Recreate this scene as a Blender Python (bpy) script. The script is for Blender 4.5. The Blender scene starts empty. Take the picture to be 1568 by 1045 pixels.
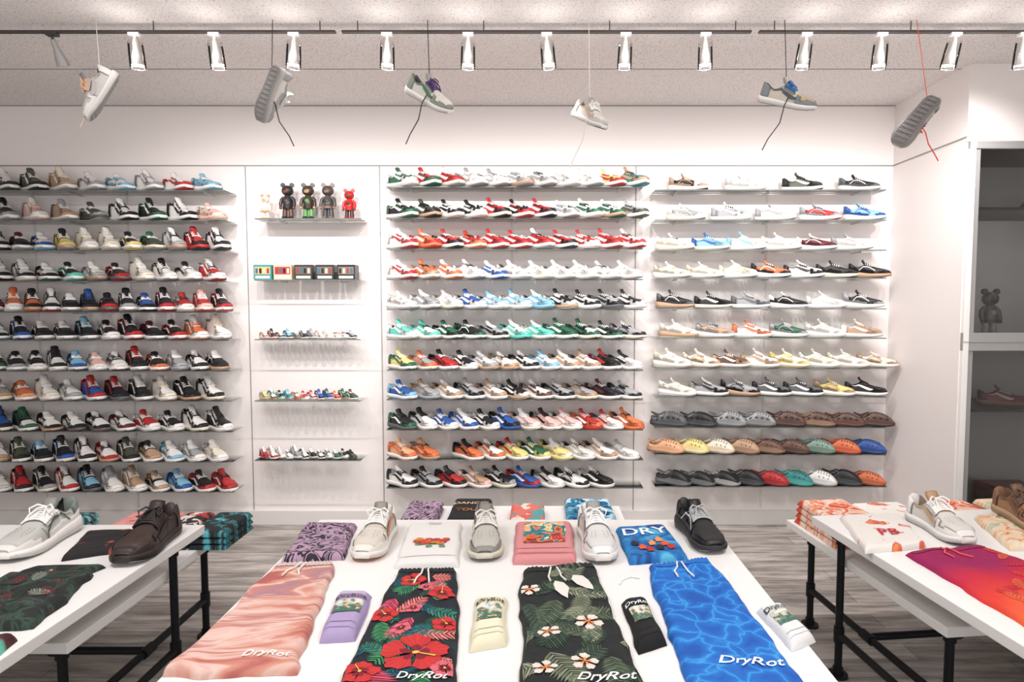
import bpy, math, random
import numpy as np
from mathutils import Vector, Matrix, noise
random.seed(11)
FPX=967.0; H=1.65; D=4.6; CX=837.0
TH=math.atan(55/FPX)
sc=bpy.context.scene
sc.view_settings.view_transform='Standard'
sc.view_settings.look='None'
sc.view_settings.exposure=0.0

# ---------- survey helpers: plan positions on real planes ----------
def ray(u,v):
    a=(u-CX)/FPX; b=(533-v)/FPX
    return Vector((a, math.cos(TH)+b*math.sin(TH), -math.sin(TH)+b*math.cos(TH)))
def on_z(u,v,z):
    d=ray(u,v); t=(z-H)/d.z
    return (d.x*t, d.y*t)
def on_y(u,v,y):
    d=ray(u,v); t=y/d.y
    return (d.x*t, H+d.z*t)

def lin(c):
    return tuple(((x/255)/12.92 if x/255<=0.04045 else ((x/255+0.055)/1.055)**2.4) for x in c)

# ---------- materials ----------
def newmat(name):
    m=bpy.data.materials.new(name); m.use_nodes=True
    nt=m.node_tree; b=nt.nodes['Principled BSDF']
    return m,nt,b
def plain(name,rgb,rough=.5,metal=0,bump=0,bscale=200,var=0.0):
    m,nt,b=newmat(name)
    c=lin(rgb)
    b.inputs['Base Color'].default_value=(*c,1)
    b.inputs['Roughness'].default_value=rough
    b.inputs['Metallic'].default_value=metal
    tc=nt.nodes.new('ShaderNodeTexCoord'); n=nt.nodes.new('ShaderNodeTexNoise')
    n.inputs['Scale'].default_value=bscale; n.inputs['Detail'].default_value=4
    nt.links.new(tc.outputs['Object'],n.inputs['Vector'])
    if bump:
        bp=nt.nodes.new('ShaderNodeBump'); bp.inputs['Strength'].default_value=bump; bp.inputs['Distance'].default_value=.002
        nt.links.new(n.outputs['Fac'],bp.inputs['Height']); nt.links.new(bp.outputs['Normal'],b.inputs['Normal'])
    return m
def vcmat(name,rough=.5,metal=0,bump=.15,bscale=400):
    m,nt,b=newmat(name)
    a=nt.nodes.new('ShaderNodeAttribute'); a.attribute_name='Col'
    nt.links.new(a.outputs['Color'],b.inputs['Base Color'])
    b.inputs['Roughness'].default_value=rough; b.inputs['Metallic'].default_value=metal
    tc=nt.nodes.new('ShaderNodeTexCoord'); n=nt.nodes.new('ShaderNodeTexNoise'); n.inputs['Scale'].default_value=bscale
    bp=nt.nodes.new('ShaderNodeBump'); bp.inputs['Strength'].default_value=bump; bp.inputs['Distance'].default_value=.001
    nt.links.new(tc.outputs['Object'],n.inputs['Vector'])
    nt.links.new(n.outputs['Fac'],bp.inputs['Height']); nt.links.new(bp.outputs['Normal'],b.inputs['Normal'])
    return m
def pattern(name,kind,scale,stops,dist=0,detail=3,rough=.8,sxy=(1,1),const=False):
    m,nt,b=newmat(name)
    tc=nt.nodes.new('ShaderNodeTexCoord'); mp=nt.nodes.new('ShaderNodeMapping')
    mp.inputs['Scale'].default_value=(sxy[0],sxy[1],1)
    nt.links.new(tc.outputs['UV'],mp.inputs['Vector'])
    src=mp.outputs['Vector']
    if kind in('voro','grad','cell') and dist:
        n=nt.nodes.new('ShaderNodeTexNoise'); n.inputs['Scale'].default_value=scale*.8; n.inputs['Detail'].default_value=2
        nt.links.new(src,n.inputs['Vector'])
        mx=nt.nodes.new('ShaderNodeVectorMath'); mx.operation='SCALE'; mx.inputs['Scale'].default_value=dist
        nt.links.new(n.outputs['Color'],mx.inputs[0])
        ad=nt.nodes.new('ShaderNodeVectorMath'); ad.operation='ADD'
        nt.links.new(src,ad.inputs[0]); nt.links.new(mx.outputs[0],ad.inputs[1]); src=ad.outputs[0]
    if kind=='noise':
        t=nt.nodes.new('ShaderNodeTexNoise'); t.inputs['Scale'].default_value=scale; t.inputs['Detail'].default_value=detail; t.inputs['Distortion'].default_value=dist; o=t.outputs['Fac']
    elif kind=='voro':
        t=nt.nodes.new('ShaderNodeTexVoronoi'); t.feature='DISTANCE_TO_EDGE'; t.inputs['Scale'].default_value=scale; o=t.outputs['Distance']
    elif kind=='cell':
        t=nt.nodes.new('ShaderNodeTexVoronoi'); t.inputs['Scale'].default_value=scale
        sp=nt.nodes.new('ShaderNodeSeparateColor'); nt.links.new(t.outputs['Color'],sp.inputs[0]); o=sp.outputs[0]
    elif kind=='grad':
        t=nt.nodes.new('ShaderNodeSeparateXYZ'); o=t.outputs['Y']
    nt.links.new(src,t.inputs[0])
    r=nt.nodes.new('ShaderNodeValToRGB')
    if const: r.color_ramp.interpolation='CONSTANT'
    els=r.color_ramp.elements
    els[0].position=stops[0][0]; els[0].color=(*lin(stops[0][1]),1)
    els[1].position=stops[-1][0]; els[1].color=(*lin(stops[-1][1]),1)
    for p,c in stops[1:-1]:
        e=els.new(p); e.color=(*lin(c),1)
    nt.links.new(o,r.inputs['Fac']); nt.links.new(r.outputs['Color'],b.inputs['Base Color'])
    b.inputs['Roughness'].default_value=rough
    n2=nt.nodes.new('ShaderNodeTexNoise'); n2.inputs['Scale'].default_value=9; n2.inputs['Detail'].default_value=3; nt.links.new(tc.outputs['Object'],n2.inputs['Vector'])
    bp=nt.nodes.new('ShaderNodeBump'); bp.inputs['Strength'].default_value=.6; bp.inputs['Distance'].default_value=.014
    nt.links.new(n2.outputs['Fac'],bp.inputs['Height']); nt.links.new(bp.outputs['Normal'],b.inputs['Normal'])
    return m
def glassmat(name,tint=(.93,.97,.95),ior=1.45,rough=.02):
    m,nt,b=newmat(name); nt.nodes.remove(b)
    o=nt.nodes['Material Output']; tr=nt.nodes.new('ShaderNodeBsdfTransparent'); tr.inputs[0].default_value=(*tint,1)
    g=nt.nodes.new('ShaderNodeBsdfGlossy'); g.inputs['Roughness'].default_value=rough
    fr=nt.nodes.new('ShaderNodeFresnel'); fr.inputs[0].default_value=ior
    mx=nt.nodes.new('ShaderNodeMixShader')
    nt.links.new(fr.outputs[0],mx.inputs[0]); nt.links.new(tr.outputs[0],mx.inputs[1]); nt.links.new(g.outputs[0],mx.inputs[2]); nt.links.new(mx.outputs[0],o.inputs[0])
    return m
def emis(name,rgb,s):
    m,nt,b=newmat(name)
    b.inputs['Base Color'].default_value=(*rgb,1)
    b.inputs['Emission Color'].default_value=(*rgb,1); b.inputs['Emission Strength'].default_value=s
    return m

M_SHOE=vcmat('shoe_material',.5)
M_PRINT=vcmat('print_material',.75,0,.1)
M_TOY=vcmat('toy_plastic',.3,0,.02)
M_WHITE=plain('white_laminate',(243,241,239),.35,bump=.03)
M_BLACKPIPE=plain('black_pipe',(26,27,30),.5,.5,bump=.2)
M_GLASS=glassmat('shelf_glass',(.96,.98,.97),1.2)
M_GLASSEDGE=plain('glass_edge',(108,116,114),.2)
M_CHROME=plain('brushed_chrome',(215,215,215),.35,.6)
M_GREYFR=plain('grey_aluminium',(168,168,167),.4,.3)
M_WALL=plain('wall_paint',(244,238,236),.55,bump=.05,bscale=60)
M_SEAM=plain('seam_groove',(155,152,150),.7)

# ---------- mesh builder ----------
class MB:
    def __init__(s): s.V=[];s.F=[];s.C=[];s.M=[];s.S=[];s.UV=[]
    def add(s,verts,faces,col=(.8,.8,.8),mat=0,smooth=True,uv=None):
        o=len(s.V); s.V.extend([tuple(v) for v in verts]); s.UV.extend(uv if uv is not None else [(0,0)]*len(verts))
        multi=isinstance(col,list)
        for i,f in enumerate(faces):
            s.F.append([k+o for k in f]); s.C.append(col[i] if multi else col); s.M.append(mat); s.S.append(smooth)
    def box(s,c,sz,col=(.8,.8,.8),mat=0,R=None):
        v=[Vector((sx*sz[0]/2,sy*sz[1]/2,sz_*sz[2]/2)) for sx in(-1,1) for sy in(-1,1) for sz_ in(-1,1)]
        if R: v=[R@p for p in v]
        v=[p+Vector(c) for p in v]
        s.add(v,[(0,1,3,2),(4,6,7,5),(0,4,5,1),(2,3,7,6),(0,2,6,4),(1,5,7,3)],col,mat,False)
    def tube(s,pts,r,n=8,col=(.8,.8,.8),mat=0,cap=True):
        pts=[Vector(p) for p in pts]; V=[];F=[]
        rs=r if isinstance(r,(list,tuple)) else [r]*len(pts)
        ref=None
        for i,p in enumerate(pts):
            d=(pts[min(i+1,len(pts)-1)]-pts[max(i-1,0)]).normalized()
            if ref is None: ref=Vector((0,0,1)) if abs(d.z)<.9 else Vector((1,0,0))
            x=ref-d*ref.dot(d)
            if x.length<1e-4: x=d.orthogonal()
            x.normalize(); ref=x; y=d.cross(x)
            for k in range(n):
                a=2*math.pi*k/n; V.append(p+(x*math.cos(a)+y*math.sin(a))*rs[i])
        for i in range(len(pts)-1):
            for k in range(n):
                F.append((i*n+k,i*n+(k+1)%n,(i+1)*n+(k+1)%n,(i+1)*n+k))
        s.add(V,F,col,mat,True)
        if cap:
            s.add(V[:n],[tuple(range(n))[::-1]],col,mat,False); s.add(V[-n:],[tuple(range(n))],col,mat,False)
    def ell(s,c,r,nu=14,nv=9,col=(.8,.8,.8),mat=0,R=None):
        V=[];F=[]
        for j in range(nv+1):
            t=math.pi*j/nv
            for i in range(nu):
                a=2*math.pi*i/nu
                p=Vector((r[0]*math.sin(t)*math.cos(a),r[1]*math.sin(t)*math.sin(a),r[2]*math.cos(t)))
                if R: p=R@p
                V.append(p+Vector(c))
        for j in range(nv):
            for i in range(nu):
                F.append((j*nu+i,(j+1)*nu+i,(j+1)*nu+(i+1)%nu,j*nu+(i+1)%nu))
        s.add(V,F,col,mat,True)
    def build(s,name,mats,loc=(0,0,0),rot=None):
        me=bpy.data.meshes.new(name); me.from_pydata(s.V,[],s.F)
        for m in mats: me.materials.append(m)
        n=len(me.polygons)
        me.polygons.foreach_set('material_index',s.M); me.polygons.foreach_set('use_smooth',s.S)
        tot=np.zeros(n,dtype=np.int32); me.polygons.foreach_get('loop_total',tot)
        ca=me.attributes.new('Col','FLOAT_COLOR','CORNER')
        c=np.array([(*x[:3],1) for x in s.C],dtype=np.float32)
        ca.data.foreach_set('color',np.repeat(c,tot,axis=0).ravel())
        uvl=me.uv_layers.new(name='UVMap'); li=np.zeros(len(me.loops),dtype=np.int32); me.loops.foreach_get('vertex_index',li)
        uvl.data.foreach_set('uv',np.array(s.UV,dtype=np.float32)[li].ravel())
        me.update()
        o=bpy.data.objects.new(name,me); sc.collection.objects.link(o); o.location=loc
        if rot: o.rotation_euler=rot
        return o
def bevel(o,w=.003,seg=2,ang=50):
    m=o.modifiers.new('bevel','BEVEL'); m.width=w; m.segments=seg; m.limit_method='ANGLE'; m.angle_limit=math.radians(ang)
def simple_box(name,lo,hi,mat,bv=0):
    mb=MB(); mb.box([(a+b)/2 for a,b in zip(lo,hi)],[b-a for a,b in zip(lo,hi)]); o=mb.build(name,[mat])
    if bv: bevel(o,bv)
    return o

# ---------- room ----------
ZC=on_y(800,165,D)[1]
XL=-4.7; XR=2.62; YS=3.82; XO=4.2
m,nt,b=newmat('floor_planks')
tc=nt.nodes.new('ShaderNodeTexCoord'); br=nt.nodes.new('ShaderNodeTexBrick')
br.inputs['Scale'].default_value=1; br.inputs['Brick Width'].default_value=1.1; br.inputs['Row Height'].default_value=.14
br.inputs['Mortar Size'].default_value=.0015; br.inputs['Color1'].default_value=(*lin((204,197,191)),1); br.inputs['Color2'].default_value=(*lin((164,158,152)),1); br.inputs['Mortar'].default_value=(*lin((90,87,84)),1)
br.offset=.37
nt.links.new(tc.outputs['Object'],br.inputs['Vector'])
mp=nt.nodes.new('ShaderNodeMapping'); mp.inputs['Scale'].default_value=(1.6,14,1); nt.links.new(tc.outputs['Object'],mp.inputs['Vector'])
n=nt.nodes.new('ShaderNodeTexNoise'); n.inputs['Scale'].default_value=1.6; n.inputs['Detail'].default_value=8; n.inputs['Roughness'].default_value=.65; nt.links.new(mp.outputs[0],n.inputs['Vector'])
r=nt.nodes.new('ShaderNodeValToRGB'); r.color_ramp.elements[0].position=.38; r.color_ramp.elements[0].color=(.32,.31,.30,1); r.color_ramp.elements[1].position=.6; r.color_ramp.elements[1].color=(1,1,1,1)
nt.links.new(n.outputs['Fac'],r.inputs[0])
mx=nt.nodes.new('ShaderNodeMix'); mx.data_type='RGBA'; mx.blend_type='MULTIPLY'; mx.inputs[0].default_value=.82
nt.links.new(br.outputs['Color'],mx.inputs[6]); nt.links.new(r.outputs[0],mx.inputs[7]); nt.links.new(mx.outputs[2],b.inputs['Base Color'])
b.inputs['Roughness'].default_value=.45
simple_box('floor',(XL-.1,-2,-.1),(XO+.1,D+.1,0),m)
m,nt,b=newmat('acoustic_ceiling')
tc=nt.nodes.new('ShaderNodeTexCoord'); n=nt.nodes.new('ShaderNodeTexNoise'); n.inputs['Scale'].default_value=95; n.inputs['Detail'].default_value=4; n.inputs['Roughness'].default_value=.7
nt.links.new(tc.outputs['Object'],n.inputs['Vector'])
r=nt.nodes.new('ShaderNodeValToRGB'); r.color_ramp.elements[0].position=.34; r.color_ramp.elements[0].color=(*lin((182,177,176)),1); r.color_ramp.elements[1].position=.47; r.color_ramp.elements[1].color=(*lin((242,237,235)),1)
nt.links.new(n.outputs['Fac'],r.inputs[0]); nt.links.new(r.outputs[0],b.inputs['Base Color']); b.inputs['Roughness'].default_value=.9
bp=nt.nodes.new('ShaderNodeBump'); bp.inputs['Strength'].default_value=.3; bp.inputs['Distance'].default_value=.003; nt.links.new(n.outputs['Fac'],bp.inputs['Height']); nt.links.new(bp.outputs[0],b.inputs['Normal'])
simple_box('ceiling',(XL-.1,-2,ZC),(XO+.1,D+.1,ZC+.1),m)
simple_box('wall_back',(XL-.1,D,0),(XR+.0,D+.1,ZC),M_WALL)
simple_box('wall_left',(XL-.1,-2,0),(XL,D,ZC),M_WALL)
simple_box('wall_right_return',(XR,YS,0),(XR+.05,D+.1,ZC),M_WALL)
simple_box('wall_right',(XO,-2,0),(XO+.1,D,ZC),M_WALL)
zt=on_y(1550,222,YS)[1]
simple_box('wall_right_header',(XR+.05,YS,zt+.006),(XO,YS+.08,ZC),M_WALL)
k=0
def trim(lo,hi,mat=M_SEAM):
    global k; k+=1
    return simple_box('trim_%d'%k,lo,hi,mat)
zs=on_y(700,259,D)[1]; zb=on_y(700,797,D)[1]
trim((XL,D-.004,zs-.004),(XR,D,zs+.004))
trim((XR-.004,YS,zs-.004),(XR,D-.004,zs+.004))
trim((XR+.0,YS-.004,zt-.003),(XO,YS,zt+.006))
for u in (389,596,992):
    x=on_y(u,480,D)[0]
    trim((x-.003,D-.004,zb),(x+.003,D,zs-.004))
M_CORN=plain('corner_line',(150,146,144),.8)
trim((XL,D-.006,ZC-.005),(XR,D,ZC),M_CORN)
trim((XL,3.9,ZC-.003),(XR+.1,3.905,ZC),M_CORN)
simple_box('baseboard_back',(XL,D-.02,0),(XR,D,zb),plain('baseboard_paint',(226,223,220),.5),.002)
M_STD=plain('shelf_standard_paint',(228,225,222),.4)
for u in (60,205,800,1195):
    x=on_y(u,480,D)[0]
    simple_box('shelf_standard',(x-.007,D-.007,zb+.02),(x+.007,D,on_y(u,285,D)[1]),M_STD)

# ---------- shoe templates ----------
def sm(xs,ys):
    xs=np.array(xs);ys=np.array(ys)
    def f(s): return float(np.mean([np.interp(s+d,xs,ys) for d in(-.018,-.009,0,.009,.018)]))
    return f
def shoe_template(style,hi=False):
    L=.285
    P=dict(s0=.03,s1=.375)
    W=sm([-.02,0,.02,.06,.13,.3,.45,.6,.75,.86,.93,.975,1.0,1.02],[.014,.020,.028,.034,.037,.035,.037,.045,.051,.048,.041,.031,.020,.014])
    if style=='low':
        col=sm([0,.06,.16,.26,.375,.4],[.094,.088,.070,.072,.094,.098]); top=sm([0,.03,.37,.5,.62,.72,.84,.92,.97,1.0],[.094,.092,.104,.090,.077,.068,.064,.059,.050,.036])
        st=sm([0,.3,.6,1],[.032,.029,.026,.026]); wide=1.07
    elif style=='high':
        col=sm([0,.06,.16,.26,.375,.4],[.126,.124,.108,.112,.130,.132]); top=sm([0,.03,.37,.45,.54,.62,.72,.84,.92,.97,1.0],[.126,.126,.134,.114,.093,.079,.069,.064,.059,.050,.036])
        st=sm([0,.3,.6,1],[.032,.029,.026,.026]); wide=1.07
    elif style=='runner':
        col=sm([0,.06,.16,.26,.375,.4],[.104,.096,.075,.075,.094,.097]); top=sm([0,.03,.37,.5,.62,.72,.84,.92,.97,1.0],[.104,.102,.099,.087,.075,.067,.060,.054,.046,.036])
        st=sm([0,.08,.3,.5,.75,1],[.042,.045,.037,.029,.028,.023]); wide=1.15
    else:
        P=dict(s0=.03,s1=.44)
        col=sm([0,.06,.2,.34,.44,.5],[.064,.058,.050,.066,.094,.10]); top=sm([0,.03,.44,.56,.7,.82,.9,.96,1.0],[.064,.062,.100,.101,.094,.080,.066,.050,.034])
        st=sm([0,.3,.6,1],[.030,.024,.024,.024]); wide=1.08
        W0=W; W=lambda s: W0(s)*1.05
    z0=sm([-.02,0,.05,.7,.85,1],[.008,.006,0,0,.004,.014])
    ey_=sm([0,.38,.5,.66,.8,1],[.7,.78,.74,.62,.55,.55]); ez_=sm([0,.38,.5,.66,.8,1],[.85,.9,.85,.75,.66,.62])
    def surf(s,ph,off=0):
        a=abs(ph-90); sg=1 if ph<90 else -1
        w=W(s); base=st(s)+z0(s)*.5-.003
        if P['s0']<=s<=P['s1']:
            c=col(s)
            if a>=32:
                q=(90-a)/58
                y=w*(1-.34*q**1.6)+.002*math.sin(q*math.pi); z=base+(c-base)*math.sin(q*math.pi/2)**.9
            else:
                r=a/32; fl=base+.006
                z=fl+(c-fl)*r**5; y=w*.62*r**.35
        else:
            q=(90-a)/90; t=top(s)
            y=w*max(math.cos(q*math.pi/2),0)**ey_(s); z=base+(t-base)*math.sin(q*math.pi/2)**ez_(s)
        yc=.006*math.sin(s*math.pi)
        p=Vector(((s-.5)*L,sg*y+yc,z))
        if off:
            cz=Vector((min(p.x,.36*L),yc,base+.012)); d=(p-cz)
            if d.length>0: p=p+d.normalized()*off
        return p
    if hi:
        S=sorted(set([0,.01,.02,.03]+[.03+i*.023 for i in range(1,15)]+[.353,P['s1'],P['s1']+.012]+[P['s1']+.03+i*.024 for i in range(0,26) if P['s1']+.03+i*.024<.985]+[.985,.993,1.0]))
        half=[0,6,12,18,25,32,40,48,54,58,62,68,75,82]
    else:
        S=[0,.03,.07,.14,.22,.3,P['s1'],P['s1']+.03,.5,.58,.66,.74,.82,.89,.94,.975,1.0]
        half=[0,14,30,46,58,64,76]
    PH=half+[90]+[180-h for h in reversed(half)]
    V=[];F=[];R=[]
    K=len(PH)
    for s in S:
        for ph in PH: V.append(surf(s,ph))
    grid={}
    for j in range(len(S)-1):
        sm_=(S[j]+S[j+1])/2
        for i in range(K-1):
            a=abs((PH[i]+PH[i+1])/2-90); lo=90-a
            if style in('clog','foam'):
                role=6 if (P['s0']<=sm_<=P['s1'] and lo>58) else (1 if lo<12 else 0)
                if style=='foam' and role==0 and .5<sm_<.9 and 20<lo<48: role=2
            elif P['s0']<sm_<P['s1']:
                if lo>58: role=6
                elif sm_<.15: role=9 if lo<44 or style!='high' else 0
                elif lo>46: role=1 if style=='high' else 0
                else: role=0
                if style=='runner' and lo<16: role=1
            elif sm_<=P['s0']: role=9
            elif sm_<.6:
                if lo>64: role=7
                elif lo>40: role=1
                else: role=0
                if style=='runner' and lo<16: role=1
            elif sm_>.95: role=1
            elif sm_>.72 : role=1 if lo<(34 if sm_>.82 else 20) else 2
            elif sm_>.64: role=1 if lo<48 and style!='runner' else 2
            else: role=0
            grid[(j,i)]=role
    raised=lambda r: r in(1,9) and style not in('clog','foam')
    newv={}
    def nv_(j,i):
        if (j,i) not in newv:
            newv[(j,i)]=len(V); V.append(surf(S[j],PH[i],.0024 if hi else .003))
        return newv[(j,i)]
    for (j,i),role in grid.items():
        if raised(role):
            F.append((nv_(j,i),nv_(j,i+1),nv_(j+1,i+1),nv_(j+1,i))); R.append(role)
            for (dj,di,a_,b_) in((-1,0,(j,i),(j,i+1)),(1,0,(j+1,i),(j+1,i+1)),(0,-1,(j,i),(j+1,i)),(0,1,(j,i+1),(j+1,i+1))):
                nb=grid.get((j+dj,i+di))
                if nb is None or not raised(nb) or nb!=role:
                    F.append((a_[0]*K+a_[1],b_[0]*K+b_[1],nv_(*b_),nv_(*a_))); R.append(10)  # overlay edge: dark stitching plus seam shadow painted into the colour
        else:
            F.append((j*K+i,j*K+i+1,(j+1)*K+i+1,(j+1)*K+i)); R.append(role)
    F.append(tuple(range(K))[::-1]); R.append(9)
    F.append(tuple((len(S)-1)*K+i for i in range(K))); R.append(1)
    o=len(V)
    SW=[(.95,1.0),(1.02,.86),(1.03,.5),(1.0,.14),(.9,0.0)]
    for s in S:
        w=W(s)*wide+.002; x=(s-.5)*L*1.035; zt_=st(s)+z0(s)*.5; zb_=z0(s); yc=.006*math.sin(s*math.pi)
        for sg in (1,-1):
            for a_,h_ in (SW if sg==1 else SW[::-1]):
                V.append(Vector((x,sg*w*a_+yc,zb_+(zt_-zb_)*h_)))
    for j in range(len(S)-1):
        for i in range(10):
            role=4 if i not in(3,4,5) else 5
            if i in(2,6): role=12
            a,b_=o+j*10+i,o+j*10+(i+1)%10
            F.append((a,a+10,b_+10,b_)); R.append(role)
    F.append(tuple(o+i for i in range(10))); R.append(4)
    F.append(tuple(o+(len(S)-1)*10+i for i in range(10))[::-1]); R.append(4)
    def addmb(mb,role):
        o=len(V); V.extend([Vector(v) for v in mb.V])
        for f in mb.F: F.append(tuple(k+o for k in f)); R.append(role)
    if hi:
        mb=MB()
        for i in range(22):
            s=.05+i*.042; w=W(s)*wide*.8; x=(s-.5)*L*1.035; yc=.006*math.sin(s*math.pi); z=z0(s)-.0006
            zz=.006 if i%2 else -.006
            mb.add([(x-.0022,yc-w,z),(x+.0022,yc-w,z),(x+.0022+zz,yc,z),(x+.0022,yc+w,z),(x-.0022,yc+w,z),(x-.0022+zz,yc,z)],[(0,1,2,5),(5,2,3,4)])
        addmb(mb,13)
        # grooves around the midsole wall
        mb=MB()
        for sg in(1,-1):
            pts=[]
            for i in range(25):
                s=.02+i*.04; s=min(s,.985); w=W(s)*wide+.002; zt_=st(s)+z0(s)*.5; zb_=z0(s)
                pts.append(((s-.5)*L*1.035,sg*w*1.03+.006*math.sin(s*math.pi),zb_+(zt_-zb_)*.62))
            mb.tube(pts,.0011,4)
        addmb(mb,12)
    if style in('low','high','runner'):
        mb=MB(); rings=[]
        b0=surf(.52,90).z+.001
        tz=surf(P['s1']+.01,90).z
        path=[((.52-.5)*L,b0,.018),((.44-.5)*L,surf(.44,90).z+.003,.021),((.385-.5)*L,tz+.004,.024),((.35-.5)*L,tz+.015,.025),((.328-.5)*L,tz+.027,.023)]
        for (x,z,w) in path:
            for (dy,dz) in((w,-.003),(w*.6,.002),(0,.004),(-w*.6,.002),(-w,-.003),(-w*.6,-.006),(w*.6,-.006)):
                rings.append(Vector((x+dz*1.2,dy+.005,z+dz)))
        n=7; FF=[]
        for j in range(len(path)-1):
            for i in range(n): FF.append((j*n+i,j*n+(i+1)%n,(j+1)*n+(i+1)%n,(j+1)*n+i))
        FF.append(tuple(range((len(path)-1)*n,len(path)*n)))
        mb.add(rings,FF); addmb(mb,7)
        mb=MB(); nl=6 if hi else 4
        for i in range(nl):
            s=.395+i*(.2/nl)
            if hi:
                for a_,b_ in((0,.03),(.03,0)):
                    mb.tube([surf(s+a_+(b_-a_)*t,50+80*t,.0055) for t in(0,.15,.35,.5,.65,.85,1)],.0035,6)
            else:
                mb.tube([surf(s,ph,.005) for ph in(56,75,105,124)],.0046,4)
        if hi:
            c=surf(.40,90,.008)
            for sg in(-1,1):
                mb.tube([c,c+Vector((.01,sg*.02,.010)),c+Vector((.022,sg*.036,.002)),c+Vector((.03,sg*.03,-.012)),c+Vector((.016,sg*.012,-.002)),c],.003,6)
                mb.tube([c,c+Vector((.02,sg*.012,.002)),c+Vector((.045,sg*.022,-.012)),c+Vector((.055,sg*.032,-.03))],.003,6)
        addmb(mb,8)
        if hi:
            mb=MB()
            for i in range(7):
                s=.395+i*.033
                for ph in(48,132):
                    c=surf(s,ph,.0032); e1=(surf(s+.01,ph,.0032)-c).normalized()*.0026; e2=(surf(s,ph+3,.0032)-c).normalized()*.0026
                    mb.add([c+e1*math.cos(a)+e2*math.sin(a) for a in [k*math.pi/3 for k in range(6)]],[tuple(range(6))])
            for s in(.70,.735,.77,.805,.84):
                for ph in (72,84,96,108) if s<.82 else (80,100):
                    c=surf(s,ph,.0008); mb.add([c+(surf(s+.01,ph,.0008)-c).normalized()*.0018*math.cos(a)+(surf(s,ph+3,.0008)-c).normalized()*.0018*math.sin(a) for a in [k*math.pi/3 for k in range(6)]],[tuple(range(6))])
            for sg in(0,1):
                for (sa,sb_,pa,pb) in((.17,.36,50,52),(.62,.66,4,50),(.16,.16,6,50),(.2,.58,34,36)):
                    pts=[surf(sa+(sb_-sa)*t/6,(pa+(pb-pa)*t/6) if not sg else 180-(pa+(pb-pa)*t/6),.0012) for t in range(7)]
                    mb.tube(pts,.001,4)
            addmb(mb,11)
        mb=MB()
        N=14 if hi else 8
        for sg in(0,1):
            pts=[]
            for i in range(N+1):
                t=i/N
                if style!='runner':
                    s=.66-.54*t; cph=16+29*t**1.1+ (8*(1-t*6)**2 if t<.16 else 0); hw=(3+7*math.sin(min(t*4,1)*math.pi/2))*(1-t)**.8+.4
                else:
                    s=.62-.38*t; cph=20+22*math.sin(t*math.pi*1.1); hw=4.5*(1-.4*t)
                for e in(-1,1):
                    ph=cph+e*hw
                    if sg: ph=180-ph
                    pts.append(surf(s,ph,.0042))
            FF=[(2*i,2*i+1,2*i+3,2*i+2) for i in range(N)]
            mb.add(pts,FF)
        addmb(mb,3)
    else:
        mb=MB()
        for s in (.54,.61,.68,.75,.82):
            for ph in (56,78,102,124):
                c=surf(s,ph,.0018); e1=(surf(s+.012,ph,.0018)-c).normalized()*.0065; e2=(surf(s,ph+5,.0018)-c).normalized()*.0055
                mb.add([c+e1*math.cos(a)+e2*math.sin(a) for a in [k*math.pi/3 for k in range(6)]],[tuple(range(6))])
        for s in(.2,.34,.5,.66,.8) if style=='foam' else (.56,.68,.8):
            for ph in(26,154):
                rr=(.014,.008) if style=='foam' else (.006,.004)
                c=surf(s,ph,.0018); e1=(surf(s+.02,ph,.0018)-c).normalized()*rr[0]; e2=(surf(s,ph+6,.0018)-c).normalized()*rr[1]
                mb.add([c+e1*math.cos(a)+e2*math.sin(a) for a in [k*math.pi/4 for k in range(8)]],[tuple(range(8))])
        addmb(mb,6)
        mb=MB()
        mb.tube([surf(.44,60,.004),surf(.36,50,.006)+Vector((0,0,.014)),surf(.18,56,.006)+Vector((0,0,.012)),Vector((-.5*L+.002,0,.086)),surf(.18,124,.006)+Vector((0,0,.012)),surf(.36,130,.006)+Vector((0,0,.014)),surf(.44,120,.004)],.006,6)
        addmb(mb,1)
    return np.array([tuple(v) for v in V]),F,R
T={s:shoe_template(s) for s in('low','high','runner','clog','foam')}
TH_={s:shoe_template(s,True) for s in('low','runner','high')}

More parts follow.
